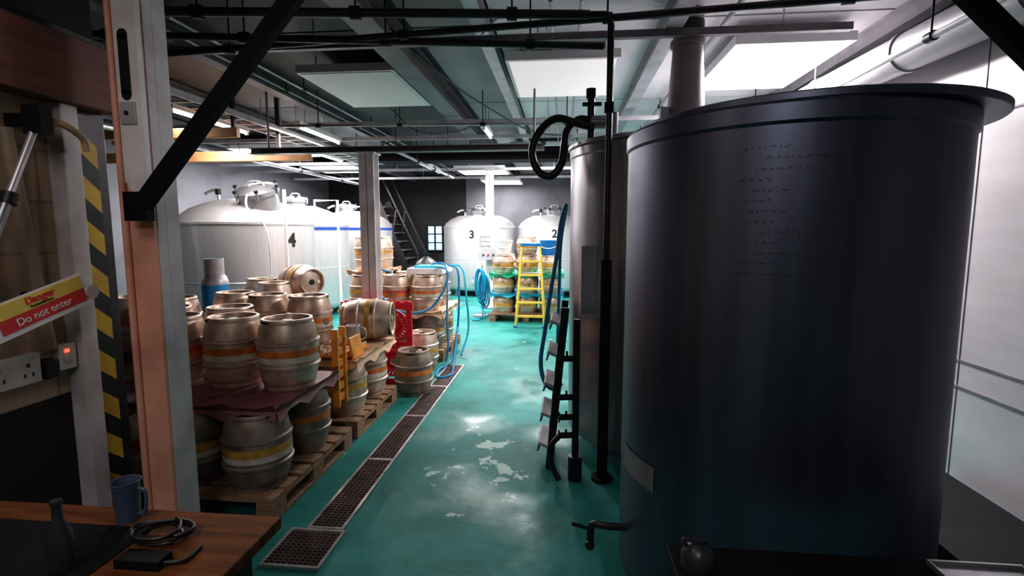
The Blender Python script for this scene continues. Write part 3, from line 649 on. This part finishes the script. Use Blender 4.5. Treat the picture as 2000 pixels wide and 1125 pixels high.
SG=b.done()
xa=R@Vector((0,1,0)); ya=R@Vector((0,0,1))
text('Danger',SG,'sign_text_danger',R@Vector((.004,.11,.034))+c,xa,ya,.040,'signred',bold=.0006)
text('Production area',SG,'sign_text_small',R@Vector((.004,.11,.010))+c,xa,ya,.014,'black')
text('Do not enter',SG,'sign_text_do_not_enter',R@Vector((.004,.11,-.029))+c,xa,ya,.042,'white')
# ---------------------------------------------------------------- tables and small things
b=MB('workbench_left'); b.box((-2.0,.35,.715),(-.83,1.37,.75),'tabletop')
for x in (-1.95,-.95):
    for y in (.4,1.25): b.box((x,y,0),(x+.06,y+.06,.715),'black')
b.box((-1.9,1.27,.62),(-.9,1.30,.715),'black'); b.box((-1.98,.4,.751),(-1.16,1.27,.757),'matblack'); b.done(bevel=.003)
b=MB('plastic_measuring_jug'); b.lathe((-1.27,1.31,.751),[(0,0),(.03,0),(.035,.11),(.04,.12),(.036,.12),(.027,.01),(0,.01)],'clear',24); b.tube([(-1.235,1.31,.85),(-1.21,1.31,.84),(-1.215,1.31,.78),(-1.24,1.31,.77)],.005,'clear'); b.done()
b=MB('glass_bottle'); b.lathe((-1.24,1.08,.758),[(0,0),(.025,0),(.027,.01),(.027,.09),(.012,.13),(.010,.17),(.013,.17),(.013,.18),(0,.18)],'smoke',24); b.done()
b=MB('black_cable_coil')
pts=[]
for i in range(46):
    a=i*.45; r=.055+.015*math.sin(i*.7); pts.append((-1.10+r*1.3*math.cos(a),1.23+r*.8*math.sin(a),.764+.0005*i))
b.tube(pts,.005,'rubber',8); b.box((-1.12,1.10,.751),(-1.0,1.15,.775),'matblack'); b.tube([(-1.0,1.12,.762),(-.96,1.14,.757),(-.96,1.20,.757)],.006,'rubber'); b.done()
b=MB('workbench_right'); b.box((.31,.6,.66),(1.55,1.44,.69),'matblack')
for x in (.35,1.45):
    for y in (.65,1.34): b.box((x,y,0),(x+.05,y+.05,.66),'matblack')
b.done(bevel=.003)
b=MB('plastic_jerrycan'); b.lathe((.37,1.33,.691),[(0,0),(.04,0),(.045,.01),(.045,.045),(.032,.07),(.016,.08),(.016,.09),(0,.09)],'smoke',20); b.tube([(.345,1.33,.75),(.33,1.33,.775),(.365,1.33,.775)],.006,'smoke'); b.done()
b=MB('metal_tray'); b.box((1.00,1.33,.691),(1.24,1.42,.694),'steel_dull'); b.box((1.00,1.412,.694),(1.24,1.42,.705),'steel_dull'); b.box((1.00,1.33,.694),(1.006,1.412,.705),'steel_dull'); b.box((1.234,1.33,.694),(1.24,1.412,.705),'steel_dull'); b.done(bevel=.001)

# ---------------------------------------------------------------- world, camera
w=bpy.data.worlds.new('World'); S.world=w; w.use_nodes=True; w.node_tree.nodes['Background'].inputs[0].default_value=(.02,.022,.03,1); w.node_tree.nodes['Background'].inputs[1].default_value=1
yaw=math.radians(5.7);p=math.radians(6.4)
wv=Vector((-math.sin(yaw)*math.cos(p),math.cos(yaw)*math.cos(p),-math.sin(p))); r=Vector((math.cos(yaw),math.sin(yaw),0)); u=r.cross(wv)
cam=bpy.data.cameras.new('camera'); cam.sensor_width=36; cam.lens=18; co=bpy.data.objects.new('camera',cam)
mt=Matrix((r,u,-wv)).transposed().to_4x4(); mt.translation=(0,0,1.6); co.matrix_world=mt; S.collection.objects.link(co); S.camera=co
cam.clip_start=.02
try:
    S.view_settings.view_transform='Standard'; S.view_settings.look='Medium High Contrast'
except Exception as e: print(e)
